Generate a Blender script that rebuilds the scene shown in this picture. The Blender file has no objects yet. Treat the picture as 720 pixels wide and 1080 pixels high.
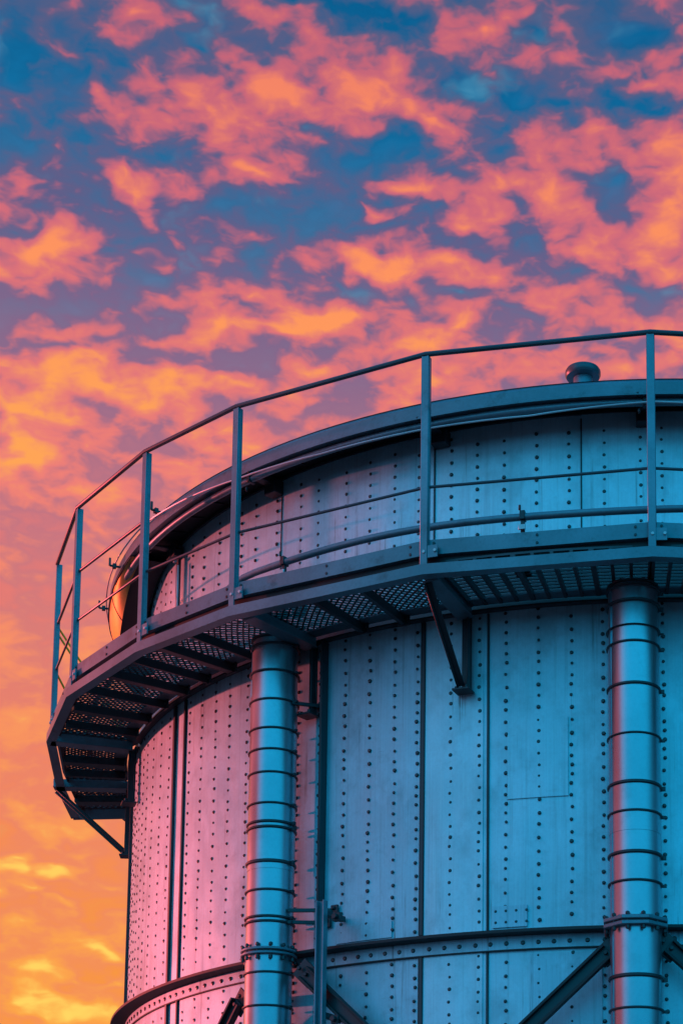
import bpy, math, random
from math import sin, cos, pi, radians as rad
random.seed(7)
scene = bpy.context.scene
COL = scene.collection
CX, CY = 0.852, 14.0          # axis of the tank; the camera stands at the origin, 1.6 m up
H = 1.6                       # eye height: heights below are given from eye level

# ------------------------------------------------------------------ node helpers
class NT:
    def __init__(s, tree):
        s.t = tree; s.n = tree.nodes; s.l = tree.links
        for n in list(s.n): s.n.remove(n)
    def new(s, typ, **kw):
        n = s.n.new(typ)
        for k, v in kw.items(): setattr(n, k, v)
        return n
    def put(s, sock, v):
        if isinstance(v, bpy.types.NodeSocket): s.l.new(v, sock)
        else: sock.default_value = v
    def math(s, op, a, b=0.0, c=None, clamp=False):
        n = s.new('ShaderNodeMath', operation=op, use_clamp=clamp)
        s.put(n.inputs[0], a); s.put(n.inputs[1], b)
        if c is not None: s.put(n.inputs[2], c)
        return n.outputs[0]
    def vmath(s, op, a, b=(0, 0, 0)):
        n = s.new('ShaderNodeVectorMath', operation=op)
        s.put(n.inputs[0], a); s.put(n.inputs[1], b)
        return n.outputs[0]
    def noise(s, vec, scale, detail=4, rough=.5, dist=0.0, color=False, lac=2.0):
        n = s.new('ShaderNodeTexNoise')
        s.put(n.inputs['Vector'], vec)
        n.inputs['Scale'].default_value = scale; n.inputs['Detail'].default_value = detail
        n.inputs['Roughness'].default_value = rough; n.inputs['Distortion'].default_value = dist
        n.inputs['Lacunarity'].default_value = lac
        return n.outputs['Color' if color else 'Fac']
    def mapping(s, vec, loc=(0, 0, 0), rot=(0, 0, 0), scale=(1, 1, 1), typ='POINT'):
        n = s.new('ShaderNodeMapping', vector_type=typ)
        s.put(n.inputs['Vector'], vec)
        n.inputs['Location'].default_value = loc; n.inputs['Rotation'].default_value = rot
        n.inputs['Scale'].default_value = scale
        return n.outputs[0]
    def ramp(s, fac, stops, interp='LINEAR'):
        n = s.new('ShaderNodeValToRGB'); s.put(n.inputs[0], fac)
        cr = n.color_ramp; cr.interpolation = interp
        while len(cr.elements) < len(stops): cr.elements.new(0.5)
        for e, (p, c) in zip(cr.elements, stops):
            e.position = p; e.color = (*c, 1) if len(c) == 3 else c
        return n.outputs[0]
    def mix(s, fac, a, b, blend='MIX'):
        n = s.new('ShaderNodeMix', data_type='RGBA', blend_type=blend)
        s.put(n.inputs[0], fac); s.put(n.inputs[6], a); s.put(n.inputs[7], b)
        return n.outputs[2]
    def maprange(s, v, a, b, c=0.0, d=1.0, smooth=True):
        n = s.new('ShaderNodeMapRange', interpolation_type='SMOOTHSTEP' if smooth else 'LINEAR')
        s.put(n.inputs[0], v)
        for i, x in zip((1, 2, 3, 4), (a, b, c, d)): n.inputs[i].default_value = x
        return n.outputs[0]

def srgb(r, g, b):
    f = lambda c: (c / 255 / 12.92) if c / 255 <= .04045 else ((c / 255 + .055) / 1.055) ** 2.4
    return (f(r), f(g), f(b))
def rgba(c): return (*c, 1)

# ------------------------------------------------------------------ materials
def steel(name, base, metallic=.4, rough=.42, streak=.0, grain=.12, bump=.0, dirt=.0, spec=.5):
    """weathered steel: vertical brush marks and run-off streaks, fine scratches, uneven gloss, slight buckling"""
    m = bpy.data.materials.new(name); m.use_nodes = True
    t = NT(m.node_tree)
    out = t.new('ShaderNodeOutputMaterial'); b = t.new('ShaderNodeBsdfPrincipled')
    t.l.new(b.outputs[0], out.inputs[0])
    tc = t.new('ShaderNodeTexCoord').outputs['Object']
    sp = t.new('ShaderNodeSeparateXYZ'); t.put(sp.inputs[0], tc)
    ang = t.math('ARCTAN2', sp.outputs[0], t.math('MULTIPLY', sp.outputs[1], -1.0))
    cb = t.new('ShaderNodeCombineXYZ')
    t.put(cb.inputs[0], t.math('MULTIPLY', ang, 3.82) if streak else sp.outputs[0])
    t.put(cb.inputs[1], sp.outputs[2])
    t.put(cb.inputs[2], t.math('MULTIPLY', sp.outputs[1], 0.0) if streak else sp.outputs[1])
    uv = cb.outputs[0]
    blot = t.noise(uv, 1.7, 5, .6)
    fine = t.noise(uv, 55, 3, .6)
    col = t.mix(t.maprange(blot, .3, .7), rgba([c * (1 - grain) for c in base]), rgba([min(1, c * (1 + grain)) for c in base]))
    col = t.mix(t.math('MULTIPLY', t.maprange(fine, .35, .75), grain * .9), col, rgba([c * .45 for c in base]))
    r = t.math('ADD', rough - .10, t.math('MULTIPLY', blot, .2))
    if streak:
        st = t.noise(t.mapping(uv, scale=(26, .55, 1)), 1.0, 6, .62)
        brush = t.noise(t.mapping(uv, scale=(140, 1.3, 1)), 1.0, 3, .6)
        col = t.mix(t.math('MULTIPLY', t.maprange(st, .5, .8), streak), col, rgba([c * .42 for c in base]))
        col = t.mix(t.math('MULTIPLY', t.maprange(brush, .45, .8), streak * .55), col, rgba([min(1, c * 1.5) for c in base]))
        patchy = t.noise(t.mapping(uv, loc=(5,2,0), scale=(1.1,.8,1)), 2.6, 7, .68)
        col = t.mix(t.math('MULTIPLY', t.maprange(patchy, .48, .70), streak*1.1), col, rgba([c * .58 for c in base]))
        chalk = t.noise(t.mapping(uv, loc=(9,4,0), scale=(1.5,.7,1)), 3.4, 6, .66)
        col = t.mix(t.math('MULTIPLY', t.maprange(chalk, .54, .74), streak*.9), col, rgba([min(1, c * 1.28 + .03) for c in base]))
        # rust and dirt that has run down in narrow trails
        run = t.noise(t.mapping(uv, loc=(2,7,0), scale=(17,.42,1)), 1.0, 5, .7)
        where = t.maprange(t.noise(uv, 1.6, 4, .65), .42, .58)
        col = t.mix(t.math('MULTIPLY', t.math('MULTIPLY', t.maprange(run, .56, .72), where), .85), col, rgba((.085,.045,.032)))
        # slanting scratches
        sc = t.noise(t.mapping(uv, rot=(0, 0, rad(-38)), scale=(5, 75, 1)), 1.0, 3, .7)
        keep = t.maprange(t.noise(uv, 2.3, 2, .5), .46, .62)
        col = t.mix(t.math('MULTIPLY', t.math('MULTIPLY', t.maprange(sc, .66, .74), keep), .55), col, rgba([c * .4 for c in base]))
        r = t.math('ADD', r, t.math('MULTIPLY', t.math('SUBTRACT', brush, .5), .18))
    if dirt:
        d = t.noise(uv, 7.5, 6, .7)
        col = t.mix(t.math('MULTIPLY', t.maprange(d, .52, .75), dirt), col, rgba((.035, .026, .022)))
    t.put(b.inputs['Base Color'], col); t.put(b.inputs['Roughness'], r)
    b.inputs['Metallic'].default_value = metallic
    b.inputs['Specular IOR Level'].default_value = spec
    if bump:
        big = t.noise(t.mapping(uv, scale=(1, .55, 1)), 2.4, 2, .5)
        bp = t.new('ShaderNodeBump'); bp.inputs['Strength'].default_value = bump; bp.inputs['Distance'].default_value = .05
        t.put(bp.inputs['Height'], big)
        b2 = t.new('ShaderNodeBump'); b2.inputs['Strength'].default_value = .10 if streak else .025; b2.inputs['Distance'].default_value = .002
        t.put(b2.inputs['Height'], t.noise(uv, 130, 2, .5)); t.l.new(bp.outputs[0], b2.inputs['Normal'])
        t.l.new(b2.outputs[0], b.inputs['Normal'])
    return m

WALL_A = steel('shell_paint', (.41, .64, .72), .40, .47, streak=.50, bump=.34, dirt=.14, spec=.2)
WALL_B = steel('shell_paint_dull', (.375, .59, .675), .40, .50, streak=.56, bump=.38, dirt=.18, spec=.2)
WALL_C = steel('shell_paint_pale', (.45, .68, .755), .40, .45, streak=.46, bump=.30, dirt=.12, spec=.2)
RIVET = steel('rivet_steel', (.06, .06, .065), .7, .30)
DARK = steel('dark_painted_steel', (.028, .033, .040), .15, .42, dirt=.2)
BLACK = steel('black_shade_and_parts', (.016, .017, .02), 0, .6)  # gaskets and black edges, also shade painted on eave, deck gap and ring
GALV = steel('galvanised_pipe', (.36, .42, .47), .85, .30, grain=.12, bump=.02, dirt=.14)
RAIL = steel('grey_painted_steel', (.15, .235, .28), .35, .40, grain=.2, dirt=.4)
RAILD = steel('dark_grey_tube', (.075, .085, .10), .3, .38)
GRATE = steel('walkway_grating_steel', (.06, .065, .075), .4, .5, dirt=.3)
FASCIA = steel('fascia_steel', (.125, .205, .245), .35, .42, grain=.22, dirt=.45)
GLOW_GOLD = steel('sunset_gold_sheet', (.92, .56, .17), .80, .30, grain=.22, dirt=.22)  # sunset glow put into the colour of the added hood
YELLOW = steel('sunlit_yellow', (.85, .52, .03), 0, .4)  # yellow stands for low sunlight on the far rails
PALE = steel('pale_cable', (.55, .56, .58), .2, .4)
CONC = steel('concrete', (.27, .26, .25), 0, .9, grain=.2, dirt=.3)

# ------------------------------------------------------------------ mesh building
def P(ph, R, z):
    """point at bearing ph (degrees, 0 faces the viewer, negative is left), radius R, eye-relative height z; tank coordinates"""
    a = rad(ph); return (R * sin(a), -R * cos(a), z + H)
def er(ph): a = rad(ph); return (sin(a), -cos(a), 0.0)
def et(ph): a = rad(ph); return (cos(a), sin(a), 0.0)
def add(a, b, k=1.0): return tuple(x + k * y for x, y in zip(a, b))
def sub(a, b): return tuple(x - y for x, y in zip(a, b))
def cross(a, b): return (a[1]*b[2]-a[2]*b[1], a[2]*b[0]-a[0]*b[2], a[0]*b[1]-a[1]*b[0])
def norm(a):
    l = math.sqrt(sum(x*x for x in a)) or 1.0; return tuple(x / l for x in a)

SHRINK = {-70.0: .985, -84.0: .974, -94.0: .988}        # the last corners of the walkway set a little further in
class MB:
    def __init__(s): s.v = []; s.f = []; s.m = []; s.s = []
    def face(s, idx, mi=0, sm=False): s.f.append(idx); s.m.append(mi); s.s.append(sm)
    def hexa(s, p, mi=0):
        o = len(s.v); s.v += p
        for q in ((0,3,2,1),(4,5,6,7),(0,1,5,4),(1,2,6,5),(2,3,7,6),(3,0,4,7)): s.face(tuple(o+i for i in q), mi)
    def box(s, c, ax, ay, az, dx, dy, dz, mi=0):
        ps = []
        for k in (-.5, .5):
            for i, j in ((-.5,-.5),(.5,-.5),(.5,.5),(-.5,.5)):
                ps.append(add(add(add(c, ax, i*dx), ay, j*dy), az, k*dz))
        s.hexa(ps, mi)
    def rbox(s, ph, R, z, dt, dr, dz, mi=0):
        """box squared to the radius: dt along the tangent, dr along the radius"""
        s.box(P(ph, R, z), et(ph), tuple(-x for x in er(ph)), (0,0,1), dt, dr, dz, mi)
    def bar(s, a, b, w, h, up=(0,0,1), mi=0):
        d = norm(sub(b, a)); x = norm(cross(d, up)); y = cross(x, d)
        L = math.sqrt(sum(q*q for q in sub(b, a)))
        s.box(tuple((p+q)/2 for p, q in zip(a, b)), x, y, d, w, h, L, mi)
    def tube(s, pts, r, n=10, mi=0, closed=False, cap=True):
        o = len(s.v); N = len(pts)
        for i, p in enumerate(pts):
            a = pts[i-1] if (i or closed) else p; b = pts[(i+1) % N] if (i < N-1 or closed) else p
            d = norm(sub(b, a)); ref = (0,0,1) if abs(d[2]) < .95 else (1,0,0)
            x = norm(cross(d, ref)); y = cross(x, d)
            for k in range(n):
                t = 2*pi*k/n; s.v.append(add(add(p, x, r*cos(t)), y, r*sin(t)))
        for i in range(N if closed else N-1):
            for k in range(n):
                j = (i+1) % N
                s.face((o+i*n+k, o+i*n+(k+1)%n, o+j*n+(k+1)%n, o+j*n+k), mi, True)
        if cap and not closed:
            s.face(tuple(o+k for k in range(n))[::-1], mi); s.face(tuple(o+(N-1)*n+k for k in range(n)), mi)
    def sweep(s, phis, prof, closed_ring=False, mi=0, smooth=False, caps=True, closed_prof=True):
        """sweep a closed (radius, height) outline round the tank through the bearings given"""
        o = len(s.v); n = len(prof); N = len(phis)
        for ph in phis:
            for R, z in prof: s.v.append(P(ph, R*SHRINK.get(ph, 1.0), z))
        for i in range(N if closed_ring else N-1):
            j = (i+1) % N
            for k in range(n if closed_prof else n-1):
                l = (k+1) % n
                s.face((o+i*n+k, o+j*n+k, o+j*n+l, o+i*n+l), mi, smooth)
        if caps and not closed_ring and closed_prof:
            s.face(tuple(o+k for k in range(n)), mi); s.face(tuple(o+(N-1)*n+k for k in range(n))[::-1], mi)
    def lathe(s, c, prof, n=24, mi=0, smooth=True, rot=0.0):
        """solid of revolution about a vertical axis through c; prof = (radius, z) from bottom to top"""
        o = len(s.v); N = len(prof)
        for r, z in prof:
            for k in range(n):
                t = 2*pi*k/n + rot; s.v.append((c[0]+r*cos(t), c[1]+r*sin(t), c[2]+z))
        for i in range(N-1):
            for k in range(n):
                s.face((o+i*n+k, o+i*n+(k+1)%n, o+(i+1)*n+(k+1)%n, o+(i+1)*n+k), mi, smooth)
        s.face(tuple(o+k for k in range(n))[::-1], mi); s.face(tuple(o+(N-1)*n+k for k in range(n)), mi)
    def rivet(s, ph, z, R, r=.014, mi=1, h=.55):
        c = P(ph, R, z); x = et(ph); n = er(ph); o = len(s.v); y = (0,0,1); K = 8
        for q, hh in ((1.0, -.1), (.72, h*.75)):
            for k in range(K):
                t = 2*pi*k/K; s.v.append(add(add(add(c, x, r*q*cos(t)), y, r*q*sin(t)), n, r*hh))
        s.v.append(add(c, n, r*h))
        for k in range(K):
            l = (k+1) % K
            s.face((o+k, o+l, o+K+l, o+K+k), mi, True); s.face((o+K+k, o+K+l, o+2*K), mi, True)
    def bolt(s, c, ax, r=.011, L=.014, mi=0):
        x = norm(cross(ax, (0.3,0.2,1))); y = cross(ax, x); o = len(s.v)
        for q in (0, L):
            for k in range(6):
                t = 2*pi*k/6; s.v.append(add(add(add(c, x, r*cos(t)), y, r*sin(t)), ax, q))
        for k in range(6): s.face((o+k, o+(k+1)%6, o+6+(k+1)%6, o+6+k), mi)
        s.face(tuple(o+6+k for k in range(6)), mi); s.face(tuple(o+k for k in range(6))[::-1], mi)
    def build(s, name, mats, parent=None, origin=(0,0,0), bevel=0.0):
        """origin: the point of tank coordinates the parent thing stands on"""
        me = bpy.data.meshes.new(name)
        me.from_pydata([sub(p, origin) for p in s.v], [], s.f)
        if not isinstance(mats, (list, tuple)): mats = [mats]
        for m in mats: me.materials.append(m)
        me.polygons.foreach_set('material_index', s.m)
        me.polygons.foreach_set('use_smooth', s.s)
        me.validate(); me.update(); me.set_sharp_from_angle(angle=rad(35))
        o = bpy.data.objects.new(name, me); COL.objects.link(o)
        if parent: o.parent = parent
        else: o.location = (CX+origin[0], CY+origin[1], origin[2])
        if bevel:
            b = o.modifiers.new('edge', 'BEVEL'); b.width = bevel; b.segments = 1; b.limit_method = 'ANGLE'
        return o

def tag(o, label, cat, group=None, kind=None):
    o['label'] = label; o['category'] = cat
    if group: o['group'] = group
    if kind: o['kind'] = kind
    return o
def thing(name, label, cat, origin=(0,0,0), group=None):
    o = bpy.data.objects.new(name, None); COL.objects.link(o); o.empty_display_size = .2
    o.location = (CX+origin[0], CY+origin[1], origin[2])
    return tag(o, label, cat, group)
def arc(a, b, step):
    n = max(1, int(round(abs(b-a)/step))); return [a+(b-a)*i/n for i in range(n+1)]
CLOUDS=[
    (-0.2186,0.6585,0.0181,0.0078,-0.021,0.55),(-0.2587,0.6396,0.0111,0.0075,-0.139,0.4),(-0.2447,0.6258,0.0132,0.0049,-0.636,0.3),(-0.222,0.6505,0.0129,0.0038,0.229,0.35),
    (-0.171,0.6661,0.0225,0.0088,-0.106,0.4),(-0.1239,0.6588,0.0292,0.0122,-0.485,0.38),(-0.1434,0.6644,0.0136,0.0059,0.44,0.3),(-0.1899,0.6208,0.0293,0.0133,-0.296,0.75),
    (-0.148,0.6349,0.028,0.0115,0.316,0.5),(-0.1303,0.6294,0.028,0.0108,-0.137,0.5),(-0.1605,0.5991,0.0239,0.0045,0.017,0.65),(-0.2286,0.6225,0.0118,0.0058,-0.551,0.3),
    (-0.1473,0.613,0.0145,0.0095,-0.5,0.35),(-0.0791,0.6427,0.0345,0.0135,-0.224,0.45),(-0.0566,0.6287,0.0262,0.0092,-0.17,0.45),(-0.0983,0.6319,0.0222,0.0088,0.042,0.4),
    (-0.1171,0.6109,0.0159,0.0043,-0.213,0.3),(-0.1977,0.5865,0.0067,0.0038,-0.496,0.3),(-0.2734,0.5534,0.0365,0.0108,0.228,0.85),(-0.2267,0.5808,0.0212,0.0121,-0.411,0.5),
    (-0.2377,0.5906,0.0075,0.0104,-0.481,0.3),(-0.2695,0.5969,0.0104,0.0032,0.125,0.25),(-0.2867,0.5805,0.0156,0.004,0.266,0.25),(-0.029,0.6623,0.0101,0.0062,0.012,0.5),
    (-0.0003,0.671,0.0056,0.0031,-0.001,0.3),(0.0367,0.6489,0.039,0.0103,-0.125,0.42),(0.07,0.639,0.0219,0.0041,0.111,0.6),(0.0019,0.619,0.0256,0.0098,-0.071,0.45),
    (0.0467,0.6448,0.0168,0.0055,-0.026,0.2),(0.0199,0.6531,0.0163,0.0058,0.235,0.2),(0.0464,0.6177,0.0199,0.0066,-0.154,0.5),(0.0575,0.6113,0.0108,0.0051,-0.29,0.4),
    (0.0797,0.6167,0.0221,0.0098,-0.043,0.45),(-0.034,0.5837,0.0364,0.0072,0.087,0.65),(-0.0601,0.5993,0.0384,0.005,-0.112,0.5),(-0.0865,0.5926,0.0132,0.004,-0.705,0.45),
    (0.0185,0.5955,0.0173,0.014,-0.74,0.55),(0.0323,0.5757,0.0237,0.014,-0.511,0.7),(0.0793,0.59,0.0193,0.0207,-0.947,0.65),(0.0789,0.5669,0.0269,0.0105,-0.316,0.6),
    (-0.0476,0.5657,0.0715,0.0103,-0.049,0.6),(-0.0889,0.57,0.0215,0.0079,-0.169,0.5),(-0.1509,0.5504,0.0108,0.006,0.065,0.4),(-0.1477,0.5343,0.0433,0.0104,0.112,0.7),
    (-0.2059,0.5237,0.0423,0.0078,0.024,0.6),(-0.102,0.5424,0.0326,0.0087,0.176,0.55),(-0.1285,0.5171,0.0321,0.008,-0.095,0.5),(-0.2466,0.5006,0.0572,0.0114,0.034,0.75),
    (-0.184,0.501,0.0425,0.0089,0.069,0.6),(-0.2661,0.4791,0.0412,0.0114,0.162,0.75),(-0.2851,0.4547,0.0178,0.0118,0.727,0.8),(-0.2177,0.4907,0.0305,0.0083,-0.218,0.5),
    (0.0019,0.5478,0.0384,0.0096,0.046,0.55),(0.0512,0.5398,0.0381,0.0088,-0.17,0.55),(-0.0419,0.5357,0.0382,0.0079,0.121,0.5),(-0.0744,0.5195,0.0327,0.0097,0.025,0.3),
    (-0.2064,0.4671,0.0254,0.0112,-0.23,0.35),(-0.2619,0.4438,0.0204,0.009,0.1,0.3),(-0.2844,0.6304,0.0421,0.0273,0.128,-0.7),(-0.1948,0.6479,0.0172,0.0064,-0.035,-0.5),
    (-0.2382,0.6007,0.0293,0.0116,-0.028,-0.4),(-0.2903,0.5981,0.026,0.016,0.132,-0.45),(-0.2649,0.6095,0.021,0.0119,0.122,-0.4),(-0.1707,0.5806,0.0489,0.0108,0.134,-0.55),
    (-0.2207,0.5636,0.0191,0.0084,0.097,-0.3),(-0.2708,0.5242,0.0571,0.0111,0.107,-0.6),(-0.2043,0.5496,0.032,0.0093,0.251,-0.55),(-0.1247,0.5837,0.0328,0.0109,0.05,-0.4),
    (-0.162,0.5624,0.027,0.0085,0.067,-0.4),(-0.0951,0.6099,0.0276,0.0106,0.038,-0.55),(-0.0344,0.6399,0.0136,0.0116,-0.377,-0.5),(-0.0065,0.6402,0.0133,0.021,-0.889,-0.45),
    (0.0187,0.6322,0.0201,0.004,-0.076,-0.3),(-0.0703,0.617,0.0333,0.0057,0.025,-0.3),(0.0048,0.6637,0.0218,0.0074,-0.253,-0.5),(0.0693,0.6644,0.0333,0.0102,-0.162,-0.5),
    (-0.0655,0.6646,0.0273,0.0082,0.268,-0.45),(-0.0921,0.5978,0.0218,0.0059,-0.094,-0.35),(-0.0064,0.5935,0.0209,0.0073,-0.411,-0.3),(0.0462,0.5993,0.022,0.0058,-0.157,-0.45),
    (-0.0091,0.5768,0.0166,0.0051,0,-0.3),(0.0743,0.6289,0.0222,0.004,-0.041,-0.3),(-0.0475,0.5507,0.0272,0.0061,-0.123,-0.5),(0.0239,0.5576,0.0275,0.006,-0.017,-0.4),
    (0.0732,0.5543,0.0273,0.0052,-0.039,-0.4),(-0.1077,0.5572,0.0226,0.0102,-0.387,-0.4),(0.0019,0.5717,0.0121,0.0111,-0.004,-0.25),(-0.0146,0.5425,0.0219,0.0043,0.002,-0.3),
    (-0.1763,0.5087,0.0267,0.0044,0.185,-0.35),(-0.1835,0.4869,0.0233,0.0045,0.219,-0.4),(-0.265,0.5098,0.0415,0.0043,0.164,-0.35),(-0.2911,0.474,0.0101,0.0053,0.119,-0.5),
    (-0.1119,0.4958,0.0324,0.0108,0.04,-0.3),(-0.2068,0.4783,0.0157,0.009,0.082,-0.3),(-0.2475,0.4633,0.0199,0.0093,-0.216,-0.35),(-0.2736,0.2567,0.0263,0.0068,-0.144,0.74),
    (-0.2633,0.2428,0.0195,0.0054,-0.15,0.59),(-0.28,0.2368,0.0131,0.0058,0.064,0.51),(-0.2339,0.2175,0.0157,0.0054,-0.214,0.74),(-0.2667,0.2069,0.0218,0.0069,-0.124,0.67),
    (-0.2482,0.2339,0.0132,0.0044,-0.119,0.44),(-0.2289,0.2448,0.0174,0.0059,0.053,0.44),(-0.2367,0.1867,0.033,0.0094,0.041,0.74),(-0.2756,0.1907,0.0261,0.0093,0.05,0.59),
    (-0.2545,0.2677,0.0172,0.0039,-0.109,0.37),(-0.2539,0.2531,0.0147,0.0049,-0.113,0.5),(-0.2746,0.2226,0.0116,0.0049,-0.082,0.5),(-0.2225,0.2032,0.0119,0.0059,0.044,0.5),
    (-0.2446,0.2021,0.0108,0.0039,-0.163,0.45),(-0.2812,0.2634,0.0145,0.0039,-0.069,0.5),
]
GROW, GAIN = 1.5, 1.1
BLUE_L = (-1.85, -2.35); BLUE_R = (.55, 1.15)
BLUE_LOW, BLUE_MID, BLUE_TOP = (.006,.45,.86), (.005,.93,1.60), (.004,.46,.96)
PINK = (.84, .13, .17)
SUN_E, SUN_C = 2.3, (1.0, .13, .14)
EXPO = .6
# ================================================================== THE TANK
RW, RD, RR = 3.82, 3.765, 4.05        # radius of lower shell, upper drum, roof edge
ZD = 4.36                              # underside of the walkway
ZG = -H
tank = thing('storage_tank', 'huge round riveted steel tank, its left flank glowing pink', 'tank')

# --- lower shell: lapped plates with rows of rivets
seams = [-180,-166,-150,-136,-122,-108,-92,-76,-56.6,-53.6,-33.0,-22.7,-16.9,-6.1,-1.5,9,20,31,45,57,70,84,98,112,126,140,152,166,180]
sh = MB()
for i, (a, b) in enumerate(zip(seams, seams[1:])):
    R = RW + (.003 if i % 2 else -.003)
    sh.sweep(arc(a, b, 1.0), [(R-.012, ZG+.25), (R, ZG+.25), (R, ZD+.11), (R-.012, ZD+.11)], mi=(0, 2, 3)[(i*7) % 3], smooth=False)
    # faces on the outer skin are shaded smooth
for k in range(len(sh.f)):
    sh.s[k] = len(sh.f[k]) == 4
rows = [-74.6,-73,-71.67,-70.2,-68.74,-67,-65.23,-62.9,-60.31,-57.9,-53.1,-50.65,-48.12,-45.73,-43,-40.4,-38.2,-36.08,-33.45,-30.66,-27.98,-25.37,-23.15,-19.9,-17.25,-14.85,-11.95,-9.1,-6.4,-1.2]
ph = 1.5
while ph < 283: rows.append(ph); ph += 2.72 + .3*random.random()
for ph in rows:
    z = ZG+.32; jit = random.random()*.05; z += jit
    near = -110 < ph < 60
    while z < ZD-.01:
        if not (2.31 < z < 2.47):
            rr = random.choice((.0092,.0105,.011,.0115,.0128))
            sh.rivet(ph+random.uniform(-.06,.06), z, RW+.003, rr)
        z += random.choice((.054,.064,.070,.074,.080)) if near else .075
# riveted double row along the ring is carried by the ring itself
sh.build('lower_shell', [WALL_A, RIVET, WALL_B, WALL_C], tank)

# --- dark vertical battens over the seams
def batten(ph, w, d, z0, z1, mat=DARK, R=RW, name='seam_batten'):
    m = MB(); hw = math.degrees(w/2/R)
    m.sweep([ph-hw, ph+hw], [(R-.004, z0), (R+d, z0), (R+d, z1), (R-.004, z1)])
    return m.build(name, mat, tank, bevel=.003)
for ph, w, d in ((-56.5,.030,.016),(-54.1,.022,.014),(-22.55,.030,.012),(-16.45,.014,.008)):
    batten(ph, w, d, ZG+.25, 2.325); batten(ph, w, d, 2.45, ZD-.02)
batten(-32.75, .020, .055, 2.45, ZD-.02); batten(-32.75, .020, .055, ZG+.25, 2.325)  # made deeper than the rest so its long shadow cuts off the pink
for ph in (-92,-76,9,31,57,84,112,140,166): batten(ph, .03, .025, ZG+.25, 2.325); batten(ph, .03, .025, 2.45, ZD-.02)

# --- repair patches and small plates on the lower shell
def patch(a, b, z0, z1, mat, R=RW+.0035, d=.006, riv=False):
    m = MB(); m.sweep(arc(a, b, .8), [(R-.004, z0), (R+d, z0), (R+d, z1), (R-.004, z1)])
    if riv:
        for z in (z0+.03, z1-.03):
            p = a+.3
            while p < b: m.rivet(p, z, R+d, .009); p += .9
    return m.build('patch_plate', [mat, RIVET], tank)
patch(-16.0, -12.95, 2.46, 2.585, WALL_B, riv=True)
patch(-14.7, -9.4, 3.21, 3.68, WALL_A, d=.0015)
patch(-31.2, -25.4, 2.46, 2.558, WALL_B, d=.004)
patch(-12.7, -6.6, ZG+.4, 2.30, WALL_B, d=.003)

# --- stiffening ring: a flange that stands out, and a riveted leg flat on the shell
g = MB(); ring360 = arc(-180, 180, 1.5)[:-1]
g.sweep(ring360, [(RW-.002,2.405),(RW+.115,2.405),(RW+.115,2.422),(RW-.002,2.422)], closed_ring=True, mi=0)  # flange coloured black for the shade on its underside
g.sweep(ring360, [(RW-.002,2.330),(RW+.014,2.330),(RW+.014,2.4045),(RW-.002,2.4045)], closed_ring=True, mi=2)
g.sweep(ring360, [(RW-.002,2.322),(RW+.017,2.322),(RW+.017,2.3295),(RW-.002,2.3295)], closed_ring=True, mi=0)
ph = -180
while ph < 180: g.rivet(ph, 2.364, RW+.014, .015); ph += 1.42+random.uniform(-.12,.12)
g.build('stiffening_ring', [BLACK, RIVET, WALL_B], tank)

# --- upper drum
dr = MB(); dseams = [-180,-160,-140,-118,-98,-79,-59.2,-39.7,-22,-8.2,8,22,38,54,70,86,104,122,140,160,180]
for i, (a, b) in enumerate(zip(dseams, dseams[1:])):
    R = RD + (.0025 if i % 2 else -.0025)
    dr.sweep(arc(a, b, 1.0), [(R-.012, ZD+.09), (R, ZD+.09), (R, 5.575), (R-.012, 5.575)], mi=(0,3,2)[(i*5) % 3], smooth=True)
drows = [-76.5,-74.5,-72.6,-70.8,-68.8,-66.9,-65,-63.2,-61.33,-55.44,-52.8,-49.69,-45.76,-43.45,-40.3,-37.03,-34.78,-31.47,-28.77,-26.08,-23.59,-20.34,-17.84,-15.31,-12.31,-9.36,-6.2,-2.99,-1.1]
ph = 2.0
while ph < 282: drows.append(ph); ph += 2.7+.35*random.random()
for ph in drows:
    z = 4.47+random.random()*.04
    while z < 5.50:
        dr.rivet(ph+random.uniform(-.03,.03), z, RD+.002, random.choice((.010,.0115,.0125))); z += random.uniform(.068,.078)
dr.build('upper_drum', [WALL_C, RIVET, WALL_A, WALL_C], tank)
# thin lap joint lines of the drum
for ph in (-39.62,-59.2,-22.0,-8.25):
    m = MB(); m.sweep([ph-.07, ph+.07], [(RD-.004,4.46),(RD+.006,4.46),(RD+.006,5.52),(RD-.004,5.52)]); m.build('lap_joint', DARK, tank)
# strap that hangs from the eave
m = MB(); m.rbox(-58.0, RD+.03, 5.16, .035, .02, .70, 0); m.tube([P(-57.4, RD+.05, 5.36), P(-57.4, RD+.05, 5.06)], .008, 8, 1)
m.rbox(-58.0, RD+.045, 5.46, .05, .06, .05, 0); m.bolt(P(-57.9, RD+.05, 5.40), er(-57.9), .014, .02, 1)
m.build('hanger_strap', [DARK, PALE], tank, bevel=.002)

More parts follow.
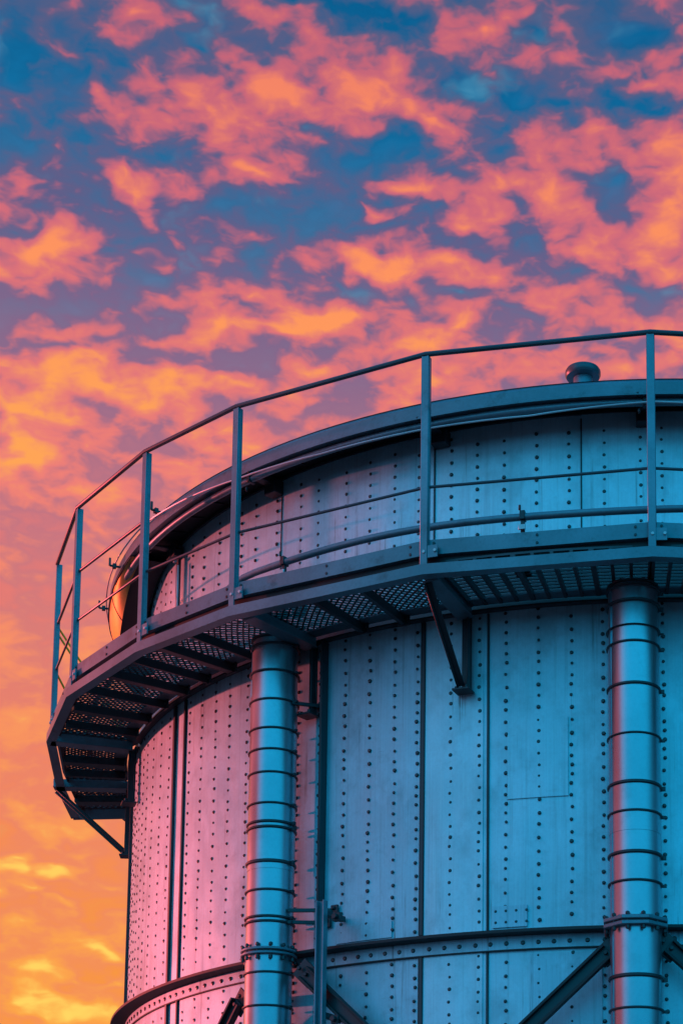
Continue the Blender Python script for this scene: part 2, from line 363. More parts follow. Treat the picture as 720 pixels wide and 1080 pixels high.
# --- roof, its folded edge and the eave cove below it
rf = MB(); rp = arc(-180, 180, 1.5)[:-1]
rf.sweep(rp, [(RR-.02, 5.606), (2.2, 5.95), (.35, 6.28)], closed_ring=True, closed_prof=False, smooth=True)
o = len(rf.v); rf.v += [P(p, .35, 6.28) for p in rp]; rf.face(tuple(range(o, o+len(rp))))
roof = rf.build('roof', WALL_B, tank)
m = MB()
m.sweep(rp, [(RR-.03,5.505),(RR,5.500),(RR,5.512),(RR-.006,5.516),(RR-.006,5.578),(RR-.03,5.610),(RR-.06,5.612),(RR-.06,5.505)], closed_ring=True, smooth=False)
m.build('roof_edge', FASCIA, tank)
ev = MB(); pr = []
for k in range(9): pr.append((RD+.002+.262*k/8, 5.568-.058*(k/8)**1.5))
ev.sweep(rp, pr, closed_ring=True, closed_prof=False, smooth=True)
ev.sweep(rp, [(RD-.004,5.545),(RD+.014,5.545),(RD+.014,5.562),(RD-.004,5.562)], closed_ring=True, mi=1)
for ph in [x*4.0-180 for x in range(90)]:   # stiffening ribs of the eave
    for k in range(8):
        a, b = pr[k], pr[k+1]; m_ = ((a[0]+b[0])/2, (a[1]+b[1])/2)
    ev.bar(P(ph, pr[1][0]+.004, pr[1][1]-.004), P(ph, pr[4][0]+.004, pr[4][1]-.006), .008, .008, mi=1)
ev.build('eave', [BLACK, DARK], tank)  # soffit coloured black, the shade under the overhang painted in
# added hood on the sunset side, shaped and tinted gold for its glow
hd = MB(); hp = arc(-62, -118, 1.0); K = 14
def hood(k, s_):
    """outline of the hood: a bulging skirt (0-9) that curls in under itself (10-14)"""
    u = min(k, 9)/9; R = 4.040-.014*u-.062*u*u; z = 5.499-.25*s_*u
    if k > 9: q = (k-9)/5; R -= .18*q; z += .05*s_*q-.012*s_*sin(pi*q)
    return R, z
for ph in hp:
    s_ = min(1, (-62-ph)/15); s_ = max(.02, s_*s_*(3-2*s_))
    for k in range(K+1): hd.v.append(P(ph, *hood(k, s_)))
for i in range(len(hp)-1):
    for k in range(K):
        o = i*(K+1)+k; hd.face((o, o+1, o+K+2, o+K+1), 0 if k < 9 else 2, True)  # inward curl is black: shade painted inside the hood
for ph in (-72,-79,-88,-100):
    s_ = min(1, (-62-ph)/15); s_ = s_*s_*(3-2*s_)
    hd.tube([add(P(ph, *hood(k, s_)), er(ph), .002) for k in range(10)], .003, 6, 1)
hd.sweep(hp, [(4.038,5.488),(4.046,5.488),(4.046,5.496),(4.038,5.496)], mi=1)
hd.build('glow_hood', [GLOW_GOLD, DARK, BLACK], tank)['label'] = 'added rounded hood below the roof edge, sunset glow put into its gold'
# small bolts and hooks on the roof edge
for ph, z in ((-66.5,5.545),(-77,5.535),(-54.0,5.585)):
    m = MB(); a = P(ph, RR-.01, z); b = add(a, er(ph), .075); m.tube([a, b], .008, 8); m.bar(b, add(b, (0,0,1), .055), .014, .014, up=er(ph)); m.bar(add(a, er(ph), .03), add(a, er(ph), .055), .03, .03)
    m.build('edge_hook', DARK, tank)
def cowl(ph, R, name='roof_vent', k=1.0):
    zb = 5.606+(RR-R)*.182-.052
    c = P(ph, R, zb); m = MB()
    m.lathe(c, [(.058*k,-.08),(.058*k,.25)], 24, 0)
    m.lathe(c, [(.070*k,.252),(.100*k,.256),(.107*k,.268),(.107*k,.292),(.099*k,.306),(.06*k,.314)], 28, 1)
    m.lathe(c, [(.075*k,-.03),(.075*k,.012)], 24, 0)
    return m.build(name, [RAIL, RAILD], tank)
cowl(-8.45, 3.55); cowl(70, 3.0)
pl = MB(); pl.sweep(arc(-180,180,3)[:-1], [(RW+.22,ZG-.1),(RW+.22,ZG+.24),(RW+.18,ZG+.265),(RW-.02,ZG+.265),(RW-.02,ZG-.1)], closed_ring=True)
pl.build('plinth', CONC, tank)

# ================================================================== THE WALKWAY
walk = thing('ring_walkway', 'steel ring walkway with open grating carried round the tank', 'walkway', P(0,0,ZD))
OW = P(0,0,ZD)
posts = [-2.35,-18.45,-34.8,-45.6,-58.0,-70.0]
right = [14,30,46,62,78,94,110,126,142,158,174,190,206,222]
corners = sorted(posts + right + [-84.0, -94.0])      # the ring stays open behind, where the ladder lands
RE = 4.535
def edge_radius(ph):
    """radius of the straight-sided walkway edge at a bearing"""
    for a, b in zip(corners, corners[1:]):
        if a <= ph <= b:
            A = P(a, RE*SHRINK.get(a, 1), 0); B = P(b, RE*SHRINK.get(b, 1), 0); u = er(ph)
            dx, dy = B[0]-A[0], B[1]-A[1]
            return (A[0]*dy-A[1]*dx)/(u[0]*dy-u[1]*dx)
    return RE
def poly(prof, name, mat, bevel=0.0, a=-94.0, b=222.0, par=None, org=OW):
    m = MB(); ps = [c for c in corners if a <= c <= b]
    m.sweep(ps, prof); return m.build(name, mat, par or walk, org, bevel)
poly([(RE,4.300),(RE,4.360),(RE-.035,4.360),(RE-.035,4.352),(RE-.010,4.352),(RE-.010,4.309),(RE-.065,4.309),(RE-.065,4.300)], 'edge_channel', FASCIA)
poly([(4.456,4.350),(4.456,4.4295),(4.440,4.4295),(4.440,4.350)], 'deck_edge', BLACK)  # black backing, the shade of the gap below the toe board
m = MB(); m.sweep(corners, [(4.492,4.430),(4.492,4.516),(4.483,4.518),(4.483,4.436),(4.45,4.436),(4.45,4.430)])
for i, (a, b) in enumerate(zip(corners, corners[1:])):      # fixing bolts
    for t in (.04, .5, .93):
        ph = a+(b-a)*t; Rm = edge_radius(ph)-.0435
        for z in (4.450, 4.495): m.bolt(P(ph, Rm-.001, z), er((a+b)/2), .008, .007, 1)
m.build('toe_board', [FASCIA, DARK], walk, OW)
m = MB(); inner = arc(-94, 222, 2)
m.sweep(inner, [(RW+.006,4.342),(RW+.052,4.342),(RW+.052,4.352),(RW+.018,4.352),(RW+.018,4.400),(RW+.006,4.400)])
m.build('wall_angle', DARK, walk, OW)
m = MB(); m.sweep(inner, [(3.876,4.371),(3.965,4.371),(3.965,4.378),(3.876,4.378)]); m.build('inner_flange', FASCIA, walk, OW)

def expanded(a, b):
    """expanded-metal sheet between two bearings"""
    m = MB(); dj = .024; di = .0235; n = max(2, int(rad(b-a)*4.2/dj)); n -= n % 2
    for i in range(23):
        for j in range(n):
            if (i+j) % 2: continue
            r0 = 3.93+di*i
            p = P(a+(b-a)*j/n, r0, 4.384); rm = edge_radius(a+(b-a)*j/n)-.075
            for s in (-1, 1):
                if 0 <= j+s <= n and r0+di < rm:
                    q = P(a+(b-a)*(j+s)/n, r0+di, 4.384+random.uniform(-.002,.002))
                    m.bar(p, q, .0095, .008)
    for q in (a+.12, b-.12): m.bar(P(q,3.90,4.384), P(q,edge_radius(q)-.08,4.384), .012, .012)
    return m.build('grating_panel', GRATE, walk, OW)
def bars(a, b):
    """grating of heavy radial bars crossed by thin rods"""
    m = MB(); n = max(1, int(round((b-a)/1.33)))
    for j in range(n+1):
        ph = a+(b-a)*j/n
        m.bar(P(ph,3.90,4.376), P(ph,4.45,4.376), .019 if j % 4 else .028, .036)
    for k in range(13):
        r = 3.92+.043*k
        m.sweep(arc(a, b, 2), [(r-.007,4.3955),(r+.007,4.3955),(r+.007,4.408),(r-.007,4.408)])
    return m.build('grating_panel', GRATE, walk, OW)
for a, b in ((-94,-84),(-84,-70),(-70,-58),(-58,-45.6),(-45.6,-33.95),(-33.85,-18.9)): expanded(a+.05, b-.05)
bars(-17.7,-2.45); bars(-2.25,13.6)
for a, b in zip(right, right[1:]): bars(a+.3, b-.3)
def joist(ph, w, h=.055):
    m = MB(); m.bar(P(ph,3.885,4.376-h/2-.006), P(ph,edge_radius(ph)-.085,4.376-h/2-.006), w, h); m.rbox(ph, 3.893, 4.376-h/2-.006, w+.05, .014, h+.01)
    for s in (-1, 1): m.bolt(add(P(ph, 3.9, 4.345), et(ph), s*(w/2+.013)), er(ph), .009, .012)
    return m.build('joist', DARK, walk, OW, bevel=.003)
for ph, w in ((-89.5,.10),(-80.5,.04),(-76.5,.09),(-66,.022),(-61.5,.06),(-56.6,.020),(-52.2,.055),(-48.0,.020),(-44.2,.055),(-40.4,.022),(-28.1,.032),(-24.0,.032),(7,.04),(22,.04),(38,.04),(54,.04),(70,.04),(86,.04),(102,.04),(118,.04),(134,.04),(150,.04),(166,.04),(182,.04),(198,.04),(214,.04)):
    joist(ph, w)
def knee(ph, zb=3.865, wt=.075, diag=True):
    beam = MB()
    beam.bar(P(ph,3.875,4.338), P(ph,4.436,4.338), wt, .058)
    beam.bar(P(ph,3.875,4.304), P(ph,4.436,4.304), wt+.03, .008)
    k = beam.build('knee_bracket', FASCIA, walk, OW, bevel=.003)
    m = MB(); m.rbox(ph, RW+.034, (zb+4.335)/2, .058, .012, 4.335-zb, 0); m.rbox(ph+.30, RW+.058, (zb+4.30)/2, .010, .045, 4.30-zb, 0)
    leg = m.build('wall_leg', DARK, walk, OW, bevel=.002)
    if diag: m = MB(); a = P(ph-.25,4.42,4.296); b = P(ph-.25,RW+.075,zb+.025)
    if diag: m.bar(a, b, .040, .010, up=er(ph)); m.bar(add(a, et(ph), -.018), add(b, et(ph), -.018), .010, .045, up=er(ph))
    brace = m.build('diagonal_brace', DARK, walk, OW, bevel=.002) if diag else None
    m = MB(); m.rbox(ph-.15, RW+.065, zb-.004, .105, .10, .012); m.bolt(P(ph-.7,RW+.08,zb+.002), (0,0,1), .011, .02); m.bolt(P(ph+.25,RW+.09,zb+.002), (0,0,1), .011, .02)
    foot = m.build('foot_plate', DARK, walk, OW, bevel=.002)
    for c in (leg, brace, foot):
        if c: c.parent = k
for ph, zb in ((-18.25,3.865),(-33.9,3.885),(-70.3,3.93),(-84,3.80),(14,3.865),(46,3.865),(78,3.865),(110,3.865),(142,3.865),(174,3.865),(206,3.865)):
    knee(ph, zb, diag=ph not in (-33.9, -70.3))

for ph, q in ((-94,.985),(222,1)):
    m = MB(); m.bar(P(ph,3.86,4.355), P(ph,4.53*q,4.355), .014, .13); m.build('end_beam', FASCIA, walk, OW, bevel=.002)
# ================================================================== THE GUARDRAIL
RPOST = 4.508
OG = P(0,0,4.37)
guard = thing('guardrail', 'steel guardrail of flat posts and thin tubes along the walkway edge', 'guardrail', OG)
gp = posts + right
for ph in gp:
    m = MB(); RP = RPOST*SHRINK.get(ph, 1)
    m.rbox(ph, RP, (4.352+5.607)/2, .044, .010, 5.607-4.352); m.rbox(ph+.26, RP-.019, (4.41+5.60)/2, .008, .030, 1.19)
    p = m.build('post', RAIL, guard, OG, bevel=.002)
    m = MB(); m.rbox(ph+.45, RP-.004, 4.44, .09, .010, .07)
    for s in (-1, 1): m.bolt(add(P(ph+.45, RP, 4.44), et(ph), .033*s), er(ph), .009, .012, 1)
    q = m.build('base_plate', [RAIL, PALE], guard, OG); q.parent = p
gs = sorted(gp)
def run(z, r, phs, R, name, mat=RAILD):
    m = MB(); m.tube([P(p, R*SHRINK.get(p, 1), z) for p in phs], r, 10); return m.build(name, mat, guard, OG)
run(5.612, .0150, gs, RPOST, 'top_rail')
run(4.828, .0085, gs, RPOST-.020, 'mid_rail')
run(5.168, .0100, [p for p in gs if p <= -45.6], RPOST-.020, 'upper_mid_rail')
m = MB()  # added bars, coloured like far rails catching the sunset
m.tube([P(-70,4.43,5.16), P(-73,3.86,4.45)], .0075, 8); m.tube([P(-70,4.43,5.11), P(-73,3.86,4.40)], .0075, 8)
m.tube([P(-70,4.43,4.83), P(-72,4.18,4.45)], .0075, 8)
m.build('sunlit_bar', YELLOW, guard, OG)

# ================================================================== PIPES, CONDUITS, CABLE
def downpipe(ph, R, r, zt, bands, flange, label, octagon, arms):
    c = P(ph, R, ZG); th = thing('downpipe', label, 'pipe', c, 'downpipes on the tank wall')
    zz = lambda z: z + H            # heights above ground
    m = MB()
    m.lathe(c, [(r, 0.0), (r, zz(2.9)), (r+.002, zz(2.9)+.001), (r+.002, zz(3.98)), (r-.002, zz(3.981)), (r-.002, zz(zt))], 48)
    u = er(ph-62); m.bar(add((c[0], c[1], c[2]+.05), u, r+.001), add((c[0], c[1], c[2]+zz(zt)-.03), u, r+.001), .012, .008, up=u, mi=0)   # lock seam
    m.build('pipe', GALV, th, c)
    for z, w in bands:
        m = MB(); m.lathe((c[0], c[1], c[2]+zz(z)), [(r-.004,-w/2),(r+.008,-w/2),(r+.012,-w/4),(r+.012,w/4),(r+.008,w/2),(r-.004,w/2)], 48)
        # clamp lug where the strap closes
        u = et(ph); k = add(add(P(ph, R, z), er(ph), -.02), u, r+.016); m.box(k, u, er(ph), (0,0,1), .03, .02, w*1.2)
        m.build('strap', DARK, th, c)
    n = 8 if octagon else 28; fr = r*1.34 if octagon else r*1.20; ft = .022 if octagon else .016
    m = MB()
    for dz in (-ft/2-.005, ft/2+.005):
        m.lathe((c[0], c[1], c[2]+zz(flange)+dz), [(fr-.004,-ft/2),(fr,-ft/2+.004),(fr,ft/2-.004),(fr-.004,ft/2)], n, 0, False, rad(22.5+ph))
    m.lathe((c[0], c[1], c[2]+zz(flange)), [(fr-.012,-.006),(fr-.012,.006)], n, 1, False, rad(22.5+ph))
    fl = m.build('flange', [FASCIA, BLACK], th, c)
    for q in range(12):
        t = 2*pi*q/12+.2; m = MB(); b = (c[0]+(fr+r)/2*cos(t)*1.0, c[1]+(fr+r)/2*sin(t), c[2]+zz(flange))
        m.tube([add(b,(0,0,1),-.052), add(b,(0,0,1),.048)], .0065, 6); m.bolt(add(b,(0,0,1),-.048), (0,0,1), .012, .018); m.bolt(add(b,(0,0,1),.030), (0,0,1), .012, .014)
        m.build('bolt', DARK, th, c).parent = fl
    m = MB(); m.lathe((c[0],c[1],c[2]+zz(zt)), [(r+.003,-.022),(r+.008,-.018),(r+.008,-.008),(r-.02,-.004)], 40); m.build('collar', DARK, th, c)
    for z, dphi in arms:
        m = MB(); a = add(P(ph, R, z), et(ph), r+.005); m.bar(a, P(ph+dphi, RW+.01, z+.01), .016, .022); m.rbox(ph+dphi, RW+.016, z+.01, .05, .016, .06); m.bolt(P(ph+dphi, RW+.02, z+.02), er(ph), .012, .02)
        m.build('wall_clamp', DARK, th, c, bevel=.002)
    return th
W = .012
B1 = [(z, W) for z in (4.289,4.12,3.939,3.76,3.629,3.487,3.298,2.773,2.279,2.08,1.86,1.6,1.3)] + [(3.185,.016),(3.152,.016),(2.945,.02),(2.612,.014),(2.583,.014),(1.0,.02),(.5,.02)]
downpipe(-36.45, 4.005, .139, 4.352, B1, 2.405, 'strapped steel downpipe in front of the pink side of the tank', False, ((3.93,3.4),(2.655,5.2),(2.585,4.4),(1.5,3.4)))
B2 = [(4.315,W),(4.222,.018),(4.077,.006),(3.982,W),(3.738,.016),(3.452,.010),(3.174,.018),(3.011,W),(2.779,.018),(2.619,W),(2.093,.02),(1.915,W),(1.6,W),(1.3,W),(1.0,.02),(.5,.02)]
downpipe(-3.75, 4.02, .141, 4.352, B2, 2.392, 'strapped steel downpipe with thick eight-sided flange on the blue front of the tank', True, ((1.4,3.2),))

# conduit standing on the walkway at the foot of the drum
OC = P(0,0,4.40)
cd = thing('conduit', 'blue-grey tube curving round the drum just above the walkway toe board', 'pipe', OC)
m = MB(); dip = lambda p: .17*(lambda q: q*q*(3-2*q))(min(1, max(0, (-37-p)/9)))
m.tube([P(p,4.17,4.745-dip(p)+.008*sin(p*.21)) for p in arc(-110,200,1.5)], .021, 12); m.build('tube', RAIL, cd, OC)
for ph in (-33.5,-12.2,3,20,40,60,90,120,150,180,-52,-75,-100):
    m = MB(); m.rbox(ph, 4.17, 4.57-dip(ph)/2, .022, .022, .31-dip(ph)); m.rbox(ph, 4.17, 4.41, .09, .07, .012); m.rbox(ph, 4.17, 4.745-dip(ph), .030, .052, .052); m.bolt(P(ph-.2,4.19,4.775-dip(ph)), (0,0,1), .008, .03); m.rbox(ph, 4.195, 4.67-dip(ph), .04, .012, .03, 1)
    m.build('support', [DARK, PALE], cd, OC, bevel=.002)
vb = MB(); vb.rbox(-32.6, 4.10, 4.52, .07, .07, .20); vb.rbox(-31.6, 4.10, 4.575, .09, .06, .06); vb.rbox(-33.6, 4.10, 4.56, .03, .05, .09); vb.tube([P(-30.8,4.10,4.575), P(-29.6,4.10,4.575)], .016, 10); vb.tube([P(-32.6,4.10,4.62), P(-32.6,4.10,4.66)], .012, 8)
tag(vb.build('valve_box', RAIL, None, P(-32.6,4.10,4.42), bevel=.004), 'small blue-grey valve box on the walkway behind the toe board', 'valve')
# pipe under the eave
OE = P(0,0,5.49)
ep = thing('eave_pipe', 'thick dark tube running round the drum below the roof edge', 'pipe', OE)
m = MB(); m.tube([P(p,3.995,5.480) for p in arc(-150,200,2)], .022, 12); m.build('tube', RAIL, ep, OE)
for ph in (-40.2,-21.2,-2.6,16,34,52,75,100,130,160,-59,-80,-105,-130):
    m = MB(); m.rbox(ph, 3.90, 5.505, .06, .26, .014); m.rbox(ph, 3.995, 5.482, .03, .056, .056); m.rbox(ph, RD+.04, 5.49, .10, .08, .09); m.bolt(P(ph-.5,4.0,5.44),(0,0,-1),.010,.03); m.bolt(P(ph+.5,4.02,5.50), er(ph), .012, .03); m.bolt(P(ph-.6,4.02,5.51), er(ph), .012, .03)
    m.build('hanger', DARK, ep, OE, bevel=.006)
cb = MB(); cpts = []
knots = [(-150,5.60),(-70,5.60),(-57,5.585),(-48.5,5.528),(-41,5.472),(-31,5.426),(-20,5.418),(-12,5.405),(-2,5.445),(12,5.40),(25,5.44),(60,5.40),(120,5.42),(200,5.42)]
for (a, za), (b, zb) in zip(knots, knots[1:]):
    for p in arc(a, b, 2)[:-1]: cpts.append(P(p, 4.066, za+(zb-za)*(p-a)/(b-a)))
cb.tube(cpts, .0055, 8); tag(cb.build('cable', PALE, None, OE), 'thin pale cable strung in shallow swags below the roof edge', 'cable')

# ================================================================== STEELWORK AT THE FOOT OF THE PICTURE
c0 = P(-30.35, 4.03, ZG)
cp = thing('steel_post', 'short blue-grey channel post beside the left downpipe', 'post', c0)
m = MB(); m.bar(P(-30.35,4.03,ZG), P(-30.35,4.03,2.668), .058, .010, up=er(-30.35))
for s in (-1,1): m.bar(add(P(-30.35,4.045,ZG), et(-30.35), s*.025), add(P(-30.35,4.045,2.668), et(-30.35), s*.025), .010, .04, up=er(-30.35))
m.build('channel', RAIL, cp, c0, bevel=.002)
for z in (2.60, 2.0, 1.0):
    m = MB(); m.rbox(-30.35, 3.93, z, .04, .19, .03); m.rbox(-29.2, 4.0, z-.03, .05, .03, .05); m.bolt(P(-29.2,4.01,z-.03), er(-29), .018, .03); m.build('wall_bracket', DARK, cp, c0, bevel=.002)
def brace(p0, z0, p1, z1, label, R=3.99, w=.075):
    o_ = P(p1, R, z1); th = thing('angle_brace', label, 'brace', o_, 'sloping braces below the stiffening ring')
    n = norm(add(er(p0), er(p1))); a, b = P(p0, R, z0), P(p1, R, z1); d = norm(sub(b, a)); x = cross(d, n)
    m = MB(); m.bar(a, b, w, .010, up=n, mi=1)
    for s in (-1, 1): m.bar(add(add(a, x, s*w/2), n, .012), add(add(b, x, s*w/2), n, .012), .016, .045, up=n)
    m.build('channel', [BLACK, DARK], th, o_, bevel=.002)
    m = MB(); m.box(add(a, n, -.018), d, x, n, .14, .12, .012)
    for s in (-.04, .02): m.bolt(add(add(a, d, s), n, .006), n, .013, .02)
    m.box(add(a, n, -.08), d, x, n, .05, .05, .13)
    m.build('gusset', DARK, th, o_, bevel=.002)
    m = MB(); m.box(add(b, n, -.018), d, x, n, .14, .12, .012); m.box(add(b, n, -.08), d, x, n, .05, .05, .13); m.build('gusset', DARK, th, o_, bevel=.002)
brace(-32.6, 2.27, -20.5, 1.50, 'dark sloping channel brace running down rightwards from the left downpipe')
brace(-40.3, 2.16, -47.0, 1.60, 'dark sloping brace peeping out on the left of the left downpipe')
brace(-5.9, 2.265, -18.6, 1.46, 'dark sloping channel brace running down leftwards from the flanged right downpipe')
brace(-1.2, 2.285, 12.0, 1.47, 'dark sloping brace at the right edge, beyond the flanged downpipe')

# ================================================================== GROUND
gm = bpy.data.materials.new('gravel_yard'); gm.use_nodes = True
t = NT(gm.node_tree); out = t.new('ShaderNodeOutputMaterial'); b = t.new('ShaderNodeBsdfPrincipled'); t.l.new(b.outputs[0], out.inputs[0])
tc = t.new('ShaderNodeTexCoord').outputs['Object']
v = t.noise(tc, .08, 6, .6); f = t.noise(tc, 22, 4, .7)
t.put(b.inputs['Base Color'], t.mix(f, t.mix(v, (.045,.042,.04,1), (.075,.07,.062,1)), (.10,.095,.09,1)))
b.inputs['Roughness'].default_value = .9
bp = t.new('ShaderNodeBump'); bp.inputs['Distance'].default_value = .02; t.put(bp.inputs['Height'], f); t.l.new(bp.outputs[0], b.inputs['Normal'])
me = bpy.data.meshes.new('ground'); S = 4000.0; me.from_pydata([(-S,-S,0),(S,-S,0),(S,S,0),(-S,S,0)], [], [(0,1,2,3)]); me.materials.append(gm)
go = bpy.data.objects.new('ground', me); COL.objects.link(go); go['kind'] = 'structure'; go['label'] = 'dark gravel yard'; go['category'] = 'ground'
# ================================================================== SKY, SUN, CAMERA
SUN_PHI, SUN_EL = -113.0, 2.0           # bearing round the tank (behind it, to the left) and height of the sun
sd = (sin(rad(SUN_PHI))*cos(rad(SUN_EL)), -cos(rad(SUN_PHI))*cos(rad(SUN_EL)), sin(rad(SUN_EL)))
SUN_AZ = math.atan2(sd[0], sd[1])       # from +Y, clockwise seen from above
w = bpy.data.worlds.new('World'); scene.world = w; w.use_nodes = True
t = NT(w.node_tree)
out = t.new('ShaderNodeOutputWorld')
dirv = t.new('ShaderNodeTexCoord').outputs['Generated']
sp = t.new('ShaderNodeSeparateXYZ'); t.put(sp.inputs[0], t.vmath('NORMALIZE', dirv))
az = t.math('ARCTAN2', sp.outputs[0], sp.outputs[1]); el = t.math('ARCSINE', sp.outputs[2])
cb_ = t.new('ShaderNodeCombineXYZ'); t.put(cb_.inputs[0], az); t.put(cb_.inputs[1], el); ae = cb_.outputs[0]
# ragged, wind-drawn edges: the coordinates are pushed about by noise
wn = t.vmath('SUBTRACT', t.noise(t.mapping(ae, scale=(1,1.6,1)), 13, 3, .5, color=True), (.5,.5,.5))
wn2 = t.vmath('SUBTRACT', t.noise(t.mapping(ae, loc=(3,1,0), scale=(1,1.6,1)), 40, 2, .5, color=True), (.5,.5,.5))
aw = t.vmath('ADD', ae, t.vmath('ADD', t.vmath('MULTIPLY', wn, (.050,.030,0)), t.vmath('MULTIPLY', wn2, (.022,.014,0))))
aw2 = t.vmath('ADD', ae, t.vmath('MULTIPLY', wn2, (.016,.010,0)))
dens = 0.0
for (a, e, ra, re, ro, wt) in CLOUDS:
    mp = t.mapping(aw, (a, e, 0), (0, 0, ro), (ra*GROW, re*GROW, 1), 'TEXTURE')
    gr = t.new('ShaderNodeTexGradient', gradient_type='QUADRATIC_SPHERE'); t.put(gr.inputs[0], mp)
    dens = t.math('MULTIPLY_ADD', gr.outputs[1], wt*GAIN, dens)
n1 = t.noise(t.mapping(aw2, loc=(1.3,.7,0), scale=(1,1.75,1)), 19, 3.5, .5, 0)
n2 = t.noise(t.mapping(aw2, loc=(4.1,2.2,0), rot=(0,0,-.2), scale=(1,2.0,1)), 46, 3, .5, 0)
far = t.maprange(el, .70, 1.1, 0, .45)
d = t.math('ADD', dens, t.math('MULTIPLY', t.math('SUBTRACT', n1, .5), 1.75))
d = t.math('ADD', d, t.math('MULTIPLY', t.math('SUBTRACT', n2, .5), 1.25))
d = t.math('ADD', d, t.ramp(t.maprange(el, .17, .68, smooth=False), [(0,(.36,)*3),(.2,(.36,)*3),(.42,(.36,)*3),(.58,(.51,)*3),(.72,(.44,)*3),(.85,(.39,)*3),(1,(.36,)*3)]))
n4 = t.noise(t.mapping(aw2, loc=(2.1,9.2,0), rot=(0,0,-.25), scale=(1,1.8,1)), 80, 2, .5)
d = t.math('ADD', d, t.math('MULTIPLY', t.math('SUBTRACT', n4, .5), .55))
d = t.math('ADD', .45, t.math('MULTIPLY', t.math('SUBTRACT', d, .45), .74))
d = t.math('SUBTRACT', d, far)
e01 = t.maprange(el, .17, .68, smooth=False)
base = t.ramp(e01, [(0,srgb(250,152,52)),(.10,srgb(247,146,66)),(.24,srgb(244,136,88)),(.36,srgb(238,126,104)),(.46,srgb(226,120,116)),(.56,srgb(205,118,128)),(.66,srgb(140,110,140)),(.76,srgb(70,108,150)),(.88,srgb(10,102,152)),(1,srgb(0,90,140))])
mauve = t.ramp(e01, [(0,srgb(246,146,80)),(.3,srgb(234,128,104)),(.5,srgb(196,116,128)),(.66,srgb(140,104,138)),(.8,srgb(98,92,134)),(1,srgb(88,92,130))])
rose = t.ramp(e01, [(0,srgb(252,164,66)),(.3,srgb(248,146,92)),(.55,srgb(238,126,118)),(.8,srgb(210,106,122)),(1,srgb(192,98,120))])
gold = t.ramp(e01, [(0,srgb(255,214,96)),(.2,srgb(255,204,92)),(.4,srgb(254,158,88)),(.58,srgb(255,164,84)),(.75,srgb(254,148,94)),(1,srgb(240,124,104))])
n3 = t.noise(t.mapping(aw, loc=(7.7,3.1,0), scale=(1,1.7,1)), 9, 5, .55)
base = t.mix(t.math('MULTIPLY', t.maprange(n3, .42, .62), t.math('MULTIPLY', t.math('MULTIPLY', t.maprange(el, .42, .52), t.maprange(dens, -.55, -.15)), .62)), base, mauve)
rift = t.noise(t.mapping(aw, loc=(11.7,1.1,0), scale=(1,1.5,1)), 17, 4, .5)
base = t.mix(t.math('MULTIPLY', t.maprange(rift, .57, .74), t.math('MULTIPLY', t.maprange(el, .47, .54), .55)), base, rgba(srgb(104,166,194)))
c = t.mix(t.maprange(d, .08, .44), base, mauve)
c = t.mix(t.maprange(d, .33, .63), c, rose)
c = t.mix(t.maprange(d, .58, 1.0), c, gold)
# bright thin teal rifts
c = t.mix(t.math('MULTIPLY', t.maprange(d, .16, -.1), .35), c, t.mix(1.0, c, (.85,1.35,1.3,1), 'MULTIPLY'))
# glow round the setting sun, and the clear dusk blue of the half of the sky away from it
daz = t.math('SUBTRACT', az, SUN_AZ)
cosd = t.math('COSINE', daz)
low = t.maprange(el, .42, -.05)
glow = t.math('MULTIPLY', t.maprange(cosd, -.2, 1.0), low)
c = t.mix(t.math('MULTIPLY', t.maprange(cosd, .965, 1.0), t.maprange(el, .26, 0)), c, rgba((2.6, 1.05, .22)))
east = t.math('MAXIMUM', t.maprange(az, BLUE_L[0], BLUE_L[1]), t.maprange(az, BLUE_R[0], BLUE_R[1]))
bluec = t.ramp(t.maprange(el, -.05, 1.3, smooth=False), [(0,BLUE_LOW),(.35,BLUE_MID),(1,BLUE_TOP)])
bn = t.noise(t.mapping(ae, scale=(1,2,1)), 5, 5, .6)
bluec = t.mix(t.math('MULTIPLY', t.maprange(bn, .5, .75), .30), bluec, rgba((.30,.38,.62)))
side = t.math('MULTIPLY', t.maprange(az, -.75, -1.05), t.maprange(az, -2.6, -2.0))
c = t.mix(t.math('MULTIPLY', side, t.maprange(el, 1.2, .5)), c, rgba(PINK))
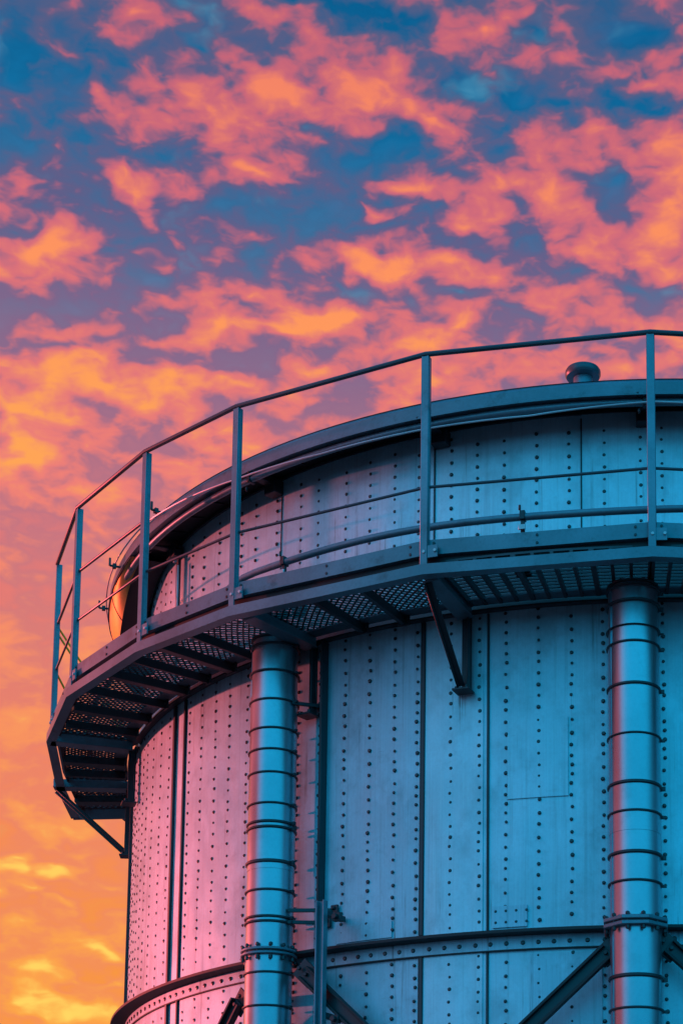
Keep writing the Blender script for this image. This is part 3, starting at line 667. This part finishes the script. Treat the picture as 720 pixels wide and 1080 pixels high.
bluec = t.mix(t.math('MULTIPLY', t.maprange(az, .25, .9), t.maprange(az, 2.35, 1.5)), bluec, t.mix(1.0, bluec, (.14,.14,.16,1), 'MULTIPLY'))
c = t.mix(east, c, bluec)
c = t.mix(t.math('MULTIPLY', t.maprange(t.math('ABSOLUTE', t.math('ADD', az, 2.18)), .36, 0.0), t.math('MULTIPLY', t.maprange(el, 1.1, .5), .65)), c, rgba((.52, .80, 1.40)))
# zenith
c = t.mix(t.maprange(el, .75, 1.25), c, rgba(BLUE_TOP))
sky = t.new('ShaderNodeTexSky', sky_type='NISHITA'); sky.sun_disc = False
sky.sun_elevation = rad(SUN_EL); sky.sun_rotation = SUN_AZ
bg1 = t.new('ShaderNodeBackground'); t.put(bg1.inputs[0], c); bg1.inputs[1].default_value = 2**-EXPO
bg2 = t.new('ShaderNodeBackground'); t.put(bg2.inputs[0], sky.outputs[0]); bg2.inputs[1].default_value = .004
ad = t.new('ShaderNodeAddShader'); t.l.new(bg1.outputs[0], ad.inputs[0]); t.l.new(bg2.outputs[0], ad.inputs[1]); t.l.new(ad.outputs[0], out.inputs[0])
w.cycles.sampling_method = 'MANUAL'; w.cycles.sample_map_resolution = 512

from mathutils import Vector
L = bpy.data.lights.new('sun', 'SUN'); L.energy = SUN_E; L.angle = rad(.6); L.color = SUN_C
lo = bpy.data.objects.new('sun', L); COL.objects.link(lo)
lo.rotation_euler = Vector(sd).to_track_quat('Z', 'Y').to_euler(); lo.location = (-30, 30, 20)

cam = bpy.data.cameras.new('camera'); co = bpy.data.objects.new('camera', cam); COL.objects.link(co)
cam.sensor_width = 36; cam.lens = 36*1968.81/1080; cam.shift_x = (360-556.55)/1080; cam.shift_y = (1141.1-540)/1080
cam.clip_start = .1; cam.clip_end = 12000
co.location = (0, 0, H); co.rotation_euler = (rad(90)+.1518, 0, 0)
scene.camera = co
vs = scene.view_settings; vs.view_transform = 'Standard'; vs.look = 'None'; vs.exposure = EXPO; vs.gamma = 1
scene.cycles.use_denoising = True; scene.cycles.max_bounces = 8
